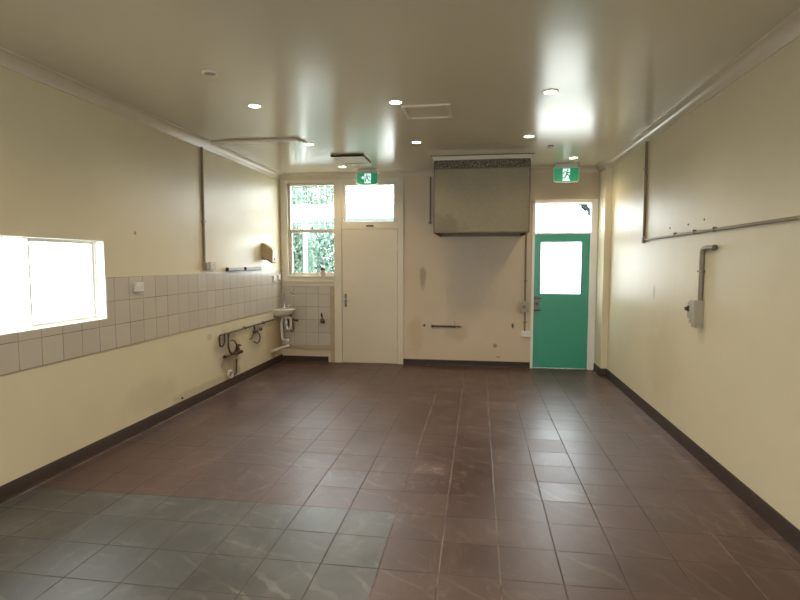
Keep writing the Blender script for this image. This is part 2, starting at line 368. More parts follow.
WT = 0.2
LW = (2.70, 3.950, 1.081, 1.728)     # left window Y0 Y1 Z0 Z1
W1 = (-2.925, -2.150, 1.320, 2.748)  # back window opening
D1 = (-2.080, -1.198, 0.0, 2.748)    # white door + fanlight
D2 = (0.778, 1.630, 0.0, 2.405)      # green door + transom
RW = (-1.6, 0.9, 0.9, 2.3)           # opening in the unseen rear wall, added to let daylight in
o = MB().box(XL-WT, XR+WT, YR-WT, D+WT, -0.15, 0).build('floor', 'floor'); o['kind'] = 'structure'
o = MB().box(XL-WT, XR+WT, YR-WT, D+WT, H, H+0.15).build('ceiling', 'ceiling'); o['kind'] = 'structure'
wall_left = slab_holes('wall_left', 'wall_left', 0, XL-WT, XL, YR, D+WT, 0, H, [LW])
wall_right = slab_holes('wall_right', 'wall_right', 0, XR, XR+WT, YR, D+WT, 0, H, [])
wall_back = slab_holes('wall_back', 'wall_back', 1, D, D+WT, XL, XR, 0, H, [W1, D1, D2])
wall_rear = slab_holes('wall_rear', 'wall_right', 1, YR-WT, YR, XL, XR, 0, H, [RW])
o = MB().box(PX, XR, PY, D, 0, H).build('wall_pier', 'wall_right'); o['kind'] = 'structure'

path = [(XL, YR), (XL, D), (PX, D), (PX, PY), (XR, PY), (XR, YR)]
cv = [(0.0, H)] + [(0.0, H-0.085), (0.010, H-0.085), (0.012, H-0.078)]
for i in range(7):
    a = i/6*PI/2; cv.append((0.078 - 0.062*math.cos(a), H-0.072 + 0.060*math.sin(a)))
cv += [(0.088, H-0.010), (0.090, H)]
sweep('trim_1', path, cv, 'coving', (0, 1)); sweep('trim_2', path, cv, 'coving', (1, 2)); sweep('trim_3', path, cv, 'coving', (2, 5))
SK = 0.105
sk = [(0.0, 0.0), (0.0, SK), (0.007, SK), (0.011, SK-0.006), (0.011, 0.02), (0.020, 0.0)]
o = sweep('baseboard_left', path, sk, 'skirting', (0, 1)); 
sweep('baseboard_right', [(XL, YR), (XL, D), (PX+0.001, D), (PX+0.001, PY), (XR, PY), (XR, YR)], sk, 'skirting', (2, 5))
def bb(name, x0, x1):
    b = MB(); b.prism([(D, 0), (D, 0.085), (D-0.007, 0.085), (D-0.011, 0.079), (D-0.011, 0.02), (D-0.020, 0)], x0, x1, 0); o = b.build(name, 'skirting'); o['kind'] = 'structure'; return o
bb('baseboard_back', XL+0.012, -2.295); bb('baseboard_back_2', -1.121, 0.757)
# tiles (children of their walls)
b = MB(); ty = XL + 0.008
b.box(XL, ty, YR, D, 0.8225, LW[2]); b.box(XL, ty, LW[1], D, LW[2], 1.4232)
b.build('tile_band', 'tiles_left', wall_left)
b = MB(); b.box(XL+0.008, -2.250, D-0.008, D, 0.259, 1.18); b.build('tile_panel', 'tiles_back', wall_back)
b = MB(); b.box(XL, -2.187, D-0.014, D, 0.195, 0.259, 0.002).box(-2.250, -2.187, D-0.012, D, 0.0, 0.195).box(-2.250, -2.187, D-0.012, D, 0.259, 1.18)
b.build('wall_batten', plain('stained_batten', (0.42, 0.33, 0.215), 0.45, var=0.2), wall_back)

# ------------------------------------------------------------------ windows
def ring(b, x0, x1, z0, z1, w_, y0, y1, bv=0.003):
    b.box(x0, x0+w_, y0, y1, z0, z1, bv).box(x1-w_, x1, y0, y1, z0, z1, bv).box(x0+w_, x1-w_, y0, y1, z0, z0+w_, bv).box(x0+w_, x1-w_, y0, y1, z1-w_, z1, bv)
    return b
win1 = thing('window_1', (-2.54, D, 1.25), kind='structure')
b = MB(); b.box(-3.030, -2.925, D-0.016, D+0.02, 1.254, 2.80, 0.003).box(-2.150, -2.112, D-0.016, D+0.02, 1.254, 2.80, 0.003)
b.box(-2.925, -2.150, D-0.016, D+0.02, 2.748, 2.80, 0.003).box(-2.925, -2.150, D-0.016, D+0.02, 1.262, 1.320, 0.003)
b.build('architrave', 'trim', win1)
b = MB(); b.box(-3.035, -2.187, D-0.030, D+0.02, 1.238, 1.262, 0.004).box(-3.035, -2.187, D-0.016, D, 1.18, 1.238, 0.003).box(-2.925, -2.150, D-0.026, D+0.03, 1.320, 1.336, 0.003); b.build('sill', 'trim', win1)
b = MB(); ring(b, -2.925, -2.150, 1.336, 2.748, 0.028, D+0.045, D+0.10); b.build('frame', 'trim', win1)
b = MB(); ring(b, -2.897, -2.178, 1.364, 2.022, 0.020, D+0.05, D+0.09); b.build('lower_sash', 'trim', win1)
b = MB(); b.box(-2.925, -2.150, D+0.03, D+0.10, 2.022, 2.052, 0.003); b.build('transom', 'trim', win1)
b = MB(); b.box(-2.877, -2.198, D+0.066, D+0.070, 1.384, 2.002); b.build('pane', 'glass', win1)
b = MB(); b.box(-2.897, -2.178, D+0.066, D+0.070, 2.052, 2.720); b.build('pane', 'glass', win1)
for i in range(7):
    x = -2.835 + i*0.0935
    b = MB(); b.tube([(x, D+0.125, 2.03), (x, D+0.125, 2.715)], 0.0055, 8); lab(b.build('security_bar', 'steel', win1, 60), 'thin vertical steel security bar')
b = MB(); b.box(-2.90, -2.175, D+0.112, D+0.118, 2.028, 2.043).box(-2.90, -2.175, D+0.112, D+0.118, 2.70, 2.715); b.build('bar_rail', 'steel', win1)
b = MB(); b.box(-2.555, -2.530, D+0.030, D+0.052, 2.052, 2.085, 0.004); b.build('sash_catch', 'brass', win1)

win2 = thing('window_2', (XL, 3.3, 1.08), kind='structure')
def ringY(b, y0, y1, z0, z1, w_, x0, x1):
    b.box(x0, x1, y0, y0+w_, z0, z1, 0.002).box(x0, x1, y1-w_, y1, z0, z1, 0.002).box(x0, x1, y0+w_, y1-w_, z0, z0+w_, 0.002).box(x0, x1, y0+w_, y1-w_, z1-w_, z1, 0.002); return b
b = MB(); ringY(b, LW[0], LW[1], LW[2], LW[3], 0.014, XL-0.125, XL-0.075); b.build('frame', 'white', win2)
b = MB(); ringY(b, 3.30, LW[1]-0.014, LW[2]+0.014, LW[3]-0.014, 0.016, XL-0.115, XL-0.09); b.build('sash', 'white', win2)
b = MB(); b.box(XL-0.104, XL-0.100, LW[0]+0.03, LW[1]-0.03, LW[2]+0.03, LW[3]-0.03); b.build('pane', 'glass', win2)
b = MB(); b.box(XL-0.075, XL+0.002, LW[0], LW[1], LW[2]-0.001, LW[2]+0.006).box(XL-0.075, XL+0.002, LW[1]-0.006, LW[1], LW[2]+0.006, LW[3]-0.006).box(XL-0.075, XL+0.002, LW[0], LW[1], LW[3]-0.006, LW[3]); b.build('reveal_lining', 'white', win2)

win3 = thing('window_3', (-1.63, D, 2.1), kind='structure')      # fanlight above the white door
b = MB(); ring(b, -2.070, -1.208, 2.106, 2.752, 0.052, D-0.004, D+0.06); b.build('frame', 'trim', win3)
b = MB(); ring(b, -2.018, -1.260, 2.148, 2.716, 0.012, D+0.010, D+0.05, 0.001); b.build('sash_edge', plain('grey_sash', (0.33, 0.34, 0.36), 0.4), win3)
b = MB(); b.box(-2.008, -1.270, D+0.030, D+0.034, 2.158, 2.706); b.build('pane', 'glass', win3)
b = MB(); b.box(-1.69, -1.575, D-0.020, D-0.004, 2.085, 2.104, 0.004).box(-1.645, -1.62, D-0.034, D-0.018, 2.088, 2.102, 0.003); b.build('window_latch', 'pipe', win3)
for x in (-2.042, -1.236):
    b = MB(); b.box(x-0.006, x+0.006, D-0.020, D-0.004, 2.15, 2.225, 0.002); b.build('stay', 'steel', win3)

win4 = thing('window_4', (1.2, D, 1.97), kind='structure')       # transom light above the green door
b = MB(); ring(b, 0.790, 1.618, 1.965, 2.393, 0.014, D+0.02, D+0.07, 0.002); b.build('frame', 'white', win4)
b = MB(); b.box(0.804, 1.604, D+0.045, D+0.049, 1.979, 2.379); b.build('pane', 'glass', win4)

# ------------------------------------------------------------------ doors
door1 = thing('door_1', (-1.64, D, 0), kind='structure')
b = MB(); b.box(-2.187, -2.070, D-0.018, D+0.10, 0, 2.80, 0.003).box(-1.208, -1.120, D-0.018, D+0.10, 0, 2.80, 0.003).box(-2.070, -1.208, D-0.018, D+0.10, 2.752, 2.80, 0.003)
b.box(-2.070, -1.208, D-0.010, D+0.10, 2.046, 2.106, 0.003); b.build('architrave', 'trim', door1)
b = MB(); b.box(-2.066, -1.212, D-0.006, D+0.034, 0.004, 2.044, 0.002); b.build('door_leaf', 'door', door1)
b = MB(); b.box(-2.070, -2.040, D+0.036, D+0.10, 0.0, 2.046).box(-1.238, -1.208, D+0.036, D+0.10, 0.0, 2.046).box(-2.040, -1.238, D+0.036, D+0.10, 0.0, 0.03).box(-2.040, -1.238, D+0.036, D+0.10, 2.01, 2.046); b.build('door_light_stop', 'trim', door1)  # unseen stops behind the leaf, added to block light leaking around it
hd = MB().box(-2.030, -1.994, D-0.012, D-0.006, 0.862, 1.066, 0.003).build('handle_plate', 'lock_steel', door1)
b = MB(); b.lathe([(0.011, 0), (0.011, 0.030), (0, 0.030)], (-2.012, D-0.012, 0.985), (0, -1, 0), 16); b.tube(fillet([(-2.012, D-0.042, 0.985), (-1.99, D-0.046, 0.985), (-1.915, D-0.046, 0.982)], 0.01), 0.008, 10); b.build('door_handle', 'chrome', hd, 40)
b = MB(); b.lathe([(0.012, 0), (0.012, 0.008), (0, 0.008)], (-2.012, D-0.012, 0.895), (0, -1, 0), 16); b.build('lock_cylinder', 'pipe', hd, 40)
b = MB(); b.box(-2.075, -2.060, D-0.024, D-0.008, 0.93, 0.965, 0.002).box(-2.078, -2.060, D-0.024, D-0.008, 1.01, 1.025, 0.002); b.build('strike_plate', 'steel', door1)
for z in (0.25, 1.72):
    b = MB(); b.lathe([(0.006, 0), (0.006, 0.09), (0, 0.09)], (-1.210, D-0.012, z), (0, 0, 1), 10); b.build('hinge', 'trim', door1, 40)

door2 = thing('door_2', (1.2, D, 0), kind='structure')
b = MB(); y0, y1 = D+0.030, D+0.070; gx0, gx1, gz0, gz1 = 0.878, 1.463, 1.085, 1.848
b.box(0.795, gx0, y0, y1, 0.008, 1.955, 0.002).box(gx1, 1.566, y0, y1, 0.008, 1.955, 0.002).box(gx0, gx1, y0, y1, 0.008, gz0, 0).box(gx0, gx1, y0, y1, gz1, 1.955, 0)
b.build('door_leaf', 'green', door2)
b = MB(); ring(b, gx0, gx1, gz0, gz1, 0.010, y0-0.004, y1+0.004, 0.001); b.build('glazing_bead', 'green_dark', door2)
b = MB(); b.box(gx0+0.008, gx1-0.008, D+0.048, D+0.052, gz0+0.008, gz1-0.008); b.build('pane', 'glass', door2)
b = MB(); b.box(0.756, 0.778, D-0.014, D, 0, 2.44, 0.002).box(0.778, 0.793, D-0.014, D+0.10, 0, 2.405, 0.002); b.box(1.569, 1.658, D-0.014, D+0.10, 0, 2.405, 0.003)
b.box(0.756, 1.658, D-0.014, D, 2.396, 2.44, 0.002).box(0.793, 1.569, D+0.015, D+0.09, 1.957, 1.967, 0.001); b.build('frame', 'white', door2)
lk = MB().box(0.800, 0.872, D+0.006, D+0.030, 0.842, 1.062, 0.004).build('lock_case', 'lock_steel', door2)
b = MB(); b.box(0.798, 0.905, D-0.010, D+0.006, 1.020, 1.034, 0.003).box(0.800, 0.895, D-0.006, D+0.006, 0.848, 0.860, 0.003); b.build('bolt', 'pipe', lk)
b = MB(); b.lathe([(0.016, 0), (0.018, 0.02), (0, 0.024)], (0.836, D+0.006, 0.95), (0, -1, 0), 16); b.build('knob', 'pipe', lk, 40)
b = MB(); b.box(0.778, 1.63, D, D+0.12, 0, 0.006, 0.001); b.build('threshold', 'steel', door2)

# ------------------------------------------------------------------ range hood
hood = thing('extractor_hood', (0.02, 7.33, 1.925), 'large galvanised steel range hood boxed up to the ceiling on the back wall', 'range hood')
hx0, hx1, hy0, hz0 = -0.575, 0.614, 6.80, 1.925
b = MB(); th = 0.012
b.box(hx0, hx1, hy0, hy0+th, hz0, 2.730, 0.002).box(hx0, hx0+th, hy0+th, D, hz0, 2.835).box(hx1-th, hx1, hy0+th, D, hz0, 2.835).box(hx0+th, hx1-th, D-th, D, hz0, 2.835).box(hx0+th, hx1-th, hy0+th, D-th, 2.16, 2.172)
b.build('hood_canopy', 'galv', hood)
b = MB(); b.box(hx0+0.004, hx1-0.004, hy0+0.004, hy0+th+0.004, 2.730, 2.835); lab(b.build('mesh_strip', 'mesh', hood), 'dark speckled strip along the top of the hood')
b = MB(); e = 0.010
b.box(hx0-0.004, hx1+0.004, hy0-0.004, hy0+e, hz0-0.004, hz0+0.012).box(hx0-0.005, hx0+0.008, hy0-0.004, hy0+0.012, hz0, 2.835).box(hx1-0.008, hx1+0.005, hy0-0.004, hy0+0.012, hz0, 2.835).box(hx0+0.01, hx1-0.01, hy0-0.003, hy0+e, 2.722, 2.736)
b.box(hx0, hx0+0.02, hy0+e, D, hz0-0.004, hz0+0.004).box(hx1-0.02, hx1, hy0+e, D, hz0-0.004, hz0+0.004)
b.build('edge_angle', 'brown', hood)
b = MB(); b.prism([(hx0-0.006, 2.835), (hx1+0.006, 2.835), (hx1+0.035, 2.886), (hx0-0.035, 2.886)], hy0-0.02, hy0+0.03, 1)
b.prism([(hy0+0.03, 2.835), (D, 2.835), (D, 2.886), (hy0+0.03, 2.886)], hx0-0.02, hx0+0.02, 0).prism([(hy0+0.03, 2.835), (D, 2.835), (D, 2.886), (hy0+0.03, 2.886)], hx1-0.02, hx1+0.02, 0)
b.build('top_trim', 'trim', hood)
b = MB(); b.box(hx0-0.045, hx1+0.045, hy0-0.035, hy0+0.03, 2.882, 2.890); b.build('trim_edge', 'brown', hood)
b = MB(); b.lathe([(0, 0), (0.012, 0.001), (0.014, 0.012), (0.006, 0.02), (0.006, 0.028)], (-0.245, hy0+0.012, 1.900), (0, 0, 1), 12); b.build('drain_plug', 'pipe', hood, 40)

# ------------------------------------------------------------------ exit signs
def curved_panel(x0, x1, z0, z1, r, n=6):
    pts = [(x0, z1), (x0, z0+r)]
    for i in range(n+1): a = PI + i/n*PI/2; pts.append((x0+r+r*math.cos(a), z0+r+r*math.sin(a)))
    # slightly bowed bottom
    for i in range(1, 6): u = i/6; pts.append((x0+r+(x1-x0-2*r)*u, z0-0.006*math.sin(u*PI)))
    for i in range(n+1): a = 1.5*PI + i/n*PI/2; pts.append((x1-r+r*math.cos(a), z0+r+r*math.sin(a)))
    pts.append((x1, z1)); return pts
def exit_sign(cx, y, zt, w_, h_, arrow, label):
    s = thing('exit_sign', (cx, y, zt-h_), label, 'exit sign', 'green running man exit signs')
    x0, x1 = cx-w_/2, cx+w_/2
    b = MB(); b.box(cx-w_*0.44, cx+w_*0.44, y-0.012, y+0.05, zt-0.004, H-0.001, 0.003); lab(b.build('ceiling_mount', 'sign_body', s), 'pale mounting bracket against the ceiling')
    b = MB(); b.prism(curved_panel(x0, x1, zt-h_, zt, 0.035), y, y+0.035, 1); b.build('casing', 'sign_body', s, 30)
    i_ = 0.011
    b = MB(); b.prism(curved_panel(x0+i_, x1-i_, zt-h_+i_, zt-0.006, 0.028), y-0.003, y, 1); f = b.build('sign_face', 'sign_green', s)
    pw = 0.095; px0 = cx-pw*0.5 + (0.01 if arrow else 0)
    z0, z1 = zt-h_+0.016, zt-0.014
    b = MB(); b.box(px0, px0+pw, y-0.0045, y-0.003, z0, z1); b.build('white_panel', 'sign_white', f)
    if arrow:
        zc = (z0+z1)/2+0.012; b = MB(); b.prism([(px0-0.052, zc), (px0-0.018, zc-0.030), (px0-0.018, zc-0.013), (px0-0.001, zc-0.013), (px0-0.001, zc+0.013), (px0-0.018, zc+0.013), (px0-0.018, zc+0.030)], y-0.0045, y-0.003, 1); b.build('arrow', 'sign_white', f)
    # running figure
    S = (z1-z0)/1.0; ox, oz = px0+pw/2, z0
    sg = -1 if arrow else 1
    def q(pts): 
        return [(ox+sg*a*S, oz+c*S) for a, c in pts]
    b = MB(); yy = (y-0.006, y-0.0045)
    b.prism(q([(0.09+0.075*math.cos(k*PI/5), 0.86+0.075*math.sin(k*PI/5)) for k in range(10)]), *yy, 1)
    b.prism(q([(-0.06, 0.50), (0.06, 0.46), (0.14, 0.72), (0.02, 0.77)]), *yy, 1)
    b.prism(q([(0.05, 0.50), (0.20, 0.40), (0.19, 0.16), (0.28, 0.14), (0.30, 0.45), (0.06, 0.60)]), *yy, 1)
    b.prism(q([(-0.05, 0.50), (0.04, 0.46), (-0.07, 0.24), (-0.30, 0.18), (-0.31, 0.26), (-0.13, 0.31)]), *yy, 1)
    b.prism(q([(0.10, 0.74), (0.13, 0.64), (0.31, 0.58), (0.33, 0.65)]), *yy, 1)
    b.prism(q([(0.03, 0.76), (-0.02, 0.70), (-0.16, 0.70), (-0.22, 0.56), (-0.28, 0.58), (-0.20, 0.77)]), *yy, 1)
    b.build('running_figure', 'sign_man', f)
    return s
exit_sign(-1.618, 7.60, 2.842, 0.318, 0.170, True, 'green exit sign with running man and arrow, hanging before the fanlight over the white door')
exit_sign(1.162, 7.55, 2.836, 0.345, 0.196, False, 'green exit sign with running man and no arrow, above the green door')

# ------------------------------------------------------------------ downlights
def make_downlight():
    t = thing('downlight', (0, 0, H))
    b = MB(); b.lathe([(0.046, -0.001), (0.050, -0.007), (0.060, -0.006), (0.063, 0.0), (0.046, 0.0), (0.046, -0.001)], (0, 0, H-0.0005), n=28); b.build('bezel', 'white', t, 40)
    b = MB(); b.lathe([(0, -0.0035), (0.048, -0.0035), (0.048, -0.0005), (0, -0.0005)], (0, 0, H), n=24); b.build('lens', 'lamp', t, 40)
    ld = bpy.data.lights.new('bulb', 'SPOT'); ld.energy = LAMP_W; ld.color = (1.0, 0.80, 0.54); ld.spot_size = math.radians(150); ld.spot_blend = 0.9; ld.shadow_soft_size = 0.035
    lo = bpy.data.objects.new('bulb', ld); COL.objects.link(lo); lo.parent = t; lo.location = (0, 0, -0.03)
    return t
def copy_tree(o):
    r = o.copy(); COL.objects.link(r)
    for ch in list(o.children):
        c = ch.copy(); COL.objects.link(c); c.parent = r; c.matrix_parent_inverse = ch.matrix_parent_inverse.copy()
        for g_ in list(ch.children):
            d = g_.copy(); COL.objects.link(d); d.parent = c; d.matrix_parent_inverse = g_.matrix_parent_inverse.copy()
    return r
proto = make_downlight()
DL = [(-1.918, 4.40, 'lit downlight on the near left ceiling, just behind the round unlit cover plate'), (-0.705, 4.47, 'lit downlight at the near left corner of the larger ceiling hatch'), (0.540, 4.38, 'large bright downlight at the near right of the ceiling, alone'),
      (-1.924, 5.889, 'lit downlight at the right end of the ceiling batten'), (-0.706, 5.974, 'lit downlight on the ceiling before the left side of the range hood'), (0.510, 5.864, 'lit downlight on the ceiling before the right side of the range hood'),
      (-1.914, 7.341, 'lit downlight between the dark framed vent and the arrow exit sign'), (1.183, 7.136, 'lit downlight just in front of the exit sign over the green door')]
for x in (-1.92, -0.705, 0.53):
    for y in (2.45, 0.6, -1.3): DL.append((x, y, None))
for i, (x, y, lb) in enumerate(DL):
    d = proto if i == 0 else copy_tree(proto)
    d.location = (x, y, H)
    if lb is None:
        lb = 'lit downlight on the %s of the ceiling, %s' % ({0: 'left side', 1: 'middle', 2: 'right side'}[(i-8)//3], {0: 'just above the camera view', 1: 'over the camera', 2: 'behind the camera'}[(i-8) % 3])
    tag(d, lb, 'ceiling light', 'round lit ceiling downlights')

# ------------------------------------------------------------------ ceiling fittings
t_ = thing('ceiling_cover', (-1.897, 3.602, H), 'round unlit pale cover plate on the near left ceiling', 'ceiling cover')
b = MB(); b.lathe([(0.058, 0), (0.058, -0.006), (0.052, -0.012), (0.040, -0.012), (0.040, 0)], (-1.897, 3.602, H-0.0005), n=28); b.build('rim', 'trim', t_, 40)
b = MB(); b.lathe([(0, -0.007), (0.042, -0.007), (0.042, -0.001), (0, -0.001)], (-1.897, 3.602, H), n=24); lab(b.build('cover_disc', plain('grey_disc', (0.30, 0.29, 0.24), 0.5), t_, 40), 'grey centre disc')

def hatch(name, x0, x1, y0, y1, drop, fr_, label, cat, panel, edge, pd=0.006):
    t = thing(name, ((x0+x1)/2, (y0+y1)/2, H), label, cat)
    b = MB(); w_ = fr_
    for (a0, a1, c0, c1) in ((x0, x1, y0, y0+w_), (x0, x1, y1-w_, y1), (x0, x0+w_, y0+w_, y1-w_), (x1-w_, x1, y0+w_, y1-w_)):
        b.box(a0, a1, c0, c1, H-drop, H-0.0005, 0.003)
    b.build('frame', edge, t)
    b = MB(); b.box(x0+w_, x1-w_, y0+w_, y1-w_, H-pd, H-0.001); b.build('panel', panel, t)
    return t
hatch('ceiling_hatch', -0.675, -0.255, 4.575, 4.985, 0.016, 0.035, 'square white access hatch with raised frame in the ceiling before the range hood', 'hatch', 'ceiling', 'trim')
v_ = hatch('ceiling_vent', -1.850, -1.445, 6.545, 7.030, 0.022, 0.018, 'brownish panel with dark front edge set in the ceiling near the arrow exit sign', 'ceiling vent', 'vent_panel', 'vent_panel', 0.018)
b = MB(); b.box(-1.856, -1.439, 6.536, 6.545, H-0.026, H-0.001); lab(b.build('front_edge', 'dark', v_), 'dark front edge')
t_ = thing('ceiling_batten', (-2.5, 5.66, H), 'long pale batten fixed across the left ceiling above the wall conduit', 'batten')
b = MB(); b.box(-2.96, -1.965, 5.60, 5.715, H-0.022, H-0.0005, 0.004); b.build('batten_board', 'trim', t_)
b = MB(); b.prism([(-1.965, 5.60), (-1.925, 5.80), (-1.945, 5.80), (-1.99, 5.715), (-1.965, 5.715)], H-0.018, H-0.0005, 2); b.build('end_return', 'coving', t_)
b = MB(); b.box(-2.955, -1.97, 5.594, 5.600, H-0.022, H-0.004); b.build('front_edge', 'trim', t_)
b = MB(); b.box(0.775, 0.835, 6.36, 6.46, H-0.014, H-0.0005, 0.004); tag(b.build('ceiling_plate', 'brown'), 'small dark plate on the ceiling to the right of the hood', 'plate')

# ------------------------------------------------------------------ electrical, left wall
def cond(name, pts, r, mat, label, clips=(), clipmat='conduit_grey', wall=('x', XL)):
    t = thing(name, pts[-1], label, 'conduit')
    b = MB(); b.tube(fillet(pts, 0.05), r, 12); b.build('conduit_tube', mat, t, 60)
    for p in clips:
        b = MB(); x, y, z, ax = p
        if wall[0] == 'x':
            s = 1 if wall[1] < 0 else -1
            x0 = wall[1]; x1 = wall[1]+s*(r*2+0.004)
            if ax == 'v': b.box(x0, x1, y-r-0.014, y+r+0.014, z-0.008, z+0.008, 0.002)
            else: b.box(x0, x1, y-0.006, y+0.006, z-r-0.003, z+r+0.010, 0.001)
        else: b.box(x-r-0.014, x+r+0.014, wall[1]-r*2-0.004, wall[1], z-0.008, z+0.008, 0.002)
        b.build('saddle_clip', clipmat, t)
    return t
cond('electrical_conduit', [(XL+0.0135, 5.53, 2.815), (XL+0.0135, 5.53, 1.53)], 0.0135, 'conduit', 'brown vertical conduit running down the left wall to a junction box', [(0, 5.53, 2.0, 'v')])
t_ = thing('junction_box', (XL, 5.555, 1.47), 'brown painted junction box at the foot of the left wall conduit', 'junction box')
b = MB(); b.box(XL, XL+0.045, 5.51, 5.60, 1.46, 1.545, 0.005); b.build('box_body', plain('ochre_box', (0.33, 0.25, 0.14), 0.4), t_)
b = MB(); b.box(XL+0.045, XL+0.048, 5.515, 5.595, 1.465, 1.54, 0.001); b.build('lid', 'conduit', t_)
def plate(name, axis, a0, a1, z0, z1, label, cat, base, grp=None, depth=0.012, rockers=1, mat='plastic_white', extra=None):
    """wall plate on the left wall (axis 'L'), right wall ('R') or back wall ('B')"""
    t = thing(name, {'L': (base, (a0+a1)/2, z0), 'R': (base, (a0+a1)/2, z0), 'B': ((a0+a1)/2, base, z0)}[axis], label, cat, grp)
    def bx(b, d0, d1, p0, p1, q0, q1, bv):
        if axis == 'L': b.box(base+d0, base+d1, p0, p1, q0, q1, bv)
        elif axis == 'R': b.box(base-d1, base-d0, p0, p1, q0, q1, bv)
        else: b.box(p0, p1, base-d1, base-d0, q0, q1, bv)
    b = MB(); bx(b, 0, depth, a0, a1, z0, z1, 0.003); b.build('cover_plate', mat, t)
    wd = (a1-a0)/rockers
    for i in range(rockers):
        c_ = a0+wd*(i+0.5); zc = z0+(z1-z0)*0.62
        b = MB(); bx(b, depth, depth+0.005, c_-0.009, c_+0.009, zc-0.014, zc+0.014, 0.002); b.build('rocker', mat, t)
    return t
plate('light_switch', 'L', 5.635, 5.765, 1.468, 1.552, 'cream light switch beside the brown junction box on the left wall', 'switch', XL, depth=0.03, mat='plastic_cream')
plate('power_outlet', 'L', 4.300, 4.405, 1.288, 1.368, 'white double power outlet on the tiled left wall near the window', 'power outlet', XL+0.008, depth=0.028, rockers=2)
plate('power_outlet', 'L', 7.50, 7.605, 1.262, 1.345, 'white outlet on the tiles near the back corner, left one of the pair', 'power outlet', XL+0.008, 'outlets by the back left corner', depth=0.022)
plate('power_outlet', 'L', 7.705, 7.80, 1.275, 1.355, 'white outlet on the tiles closest to the back left corner and the window', 'power outlet', XL+0.008, 'outlets by the back left corner', depth=0.018)
def rail(y0, y1, z, label):
    t = thing('wall_rail', (XL, (y0+y1)/2, z), label, 'wall rail', 'pale rails above the tiles')
    b = MB(); b.box(XL, XL+0.034, y0+0.012, y1, z-0.017, z+0.019, 0.003); b.build('rail_bar', 'rail', t)
    b = MB(); b.box(XL, XL+0.037, y0, y0+0.014, z-0.026, z+0.022, 0.003); b.build('end_cap', 'black', t)
    b = MB(); b.box(XL, XL+0.036, y0+0.01, y1, z-0.026, z-0.017, 0.001); b.build('lower_edge', 'black', t)
rail(6.05, 6.50, 1.462, 'pale metal wall rail with black end cap, nearer the brown junction box')
rail(6.55, 7.05, 1.462, 'pale metal wall rail with black edge, nearer the beige dispenser')

t_ = thing('towel_dispenser', (XL, 7.27, 1.5), 'beige plastic towel dispenser with sloping front on the left wall near the corner', 'dispenser')
b = MB(); dp = [(XL, 1.812), (XL+0.02, 1.822), (XL+0.155, 1.735), (XL+0.166, 1.71), (XL+0.158, 1.545), (XL+0.145, 1.538), (XL+0.085, 1.575), (XL, 1.625)]
b.prism(dp, 7.14, 7.27, 1); b.build('dispenser_cover', 'beige', t_, 30)
b = MB(); b.prism([(XL+0.075, 1.578), (XL+0.150, 1.532), (XL+0.148, 1.552), (XL+0.080, 1.594)], 7.132, 7.27, 1); b.build('towel_slot', 'dark', t_)
b = MB(); b.prism([(XL, 1.625), (XL+0.06, 1.60), (XL+0.055, 1.575), (XL, 1.585)], 7.15, 7.27, 1); b.build('back_plate', plain('brown_plastic', (0.26, 0.18, 0.09), 0.5), t_)
b = MB(); b.box(XL+0.160, XL+0.166, 7.20, 7.23, 1.575, 1.605, 0.002); b.build('lock', 'dark', t_)

# ------------------------------------------------------------------ plumbing on the left wall
r = 0.0115; px_ = XL+0.030
wp_ = t_ = thing('water_pipe', (px_, 6.0, 0.40), 'dark copper water pipe along the left wall below the tiles, bent down at one end', 'pipe')
b = MB(); b.tube(fillet([(px_, 7.465, 0.693), (px_, 6.02, 0.686), (px_, 6.02, 0.50), (px_+0.004, 6.06, 0.43), (px_, 6.14, 0.415)], 0.05), r, 12); b.build('main_run', 'pipe', t_, 60)
b = MB(); b.tube(fillet([(px_, 6.02, 0.686), (px_, 5.80, 0.688), (px_, 5.80, 0.56), (px_, 5.87, 0.545), (px_, 5.92, 0.575), (px_, 5.92, 0.68)], 0.03), r*0.9, 12); b.build('loop_pipe', 'pipe', t_, 60)
for y in (6.5, 7.1):
    b = MB(); b.box(XL, XL+0.044, y-0.008, y+0.008, 0.672, 0.706, 0.002); b.build('pipe_clip', 'pipe', t_)
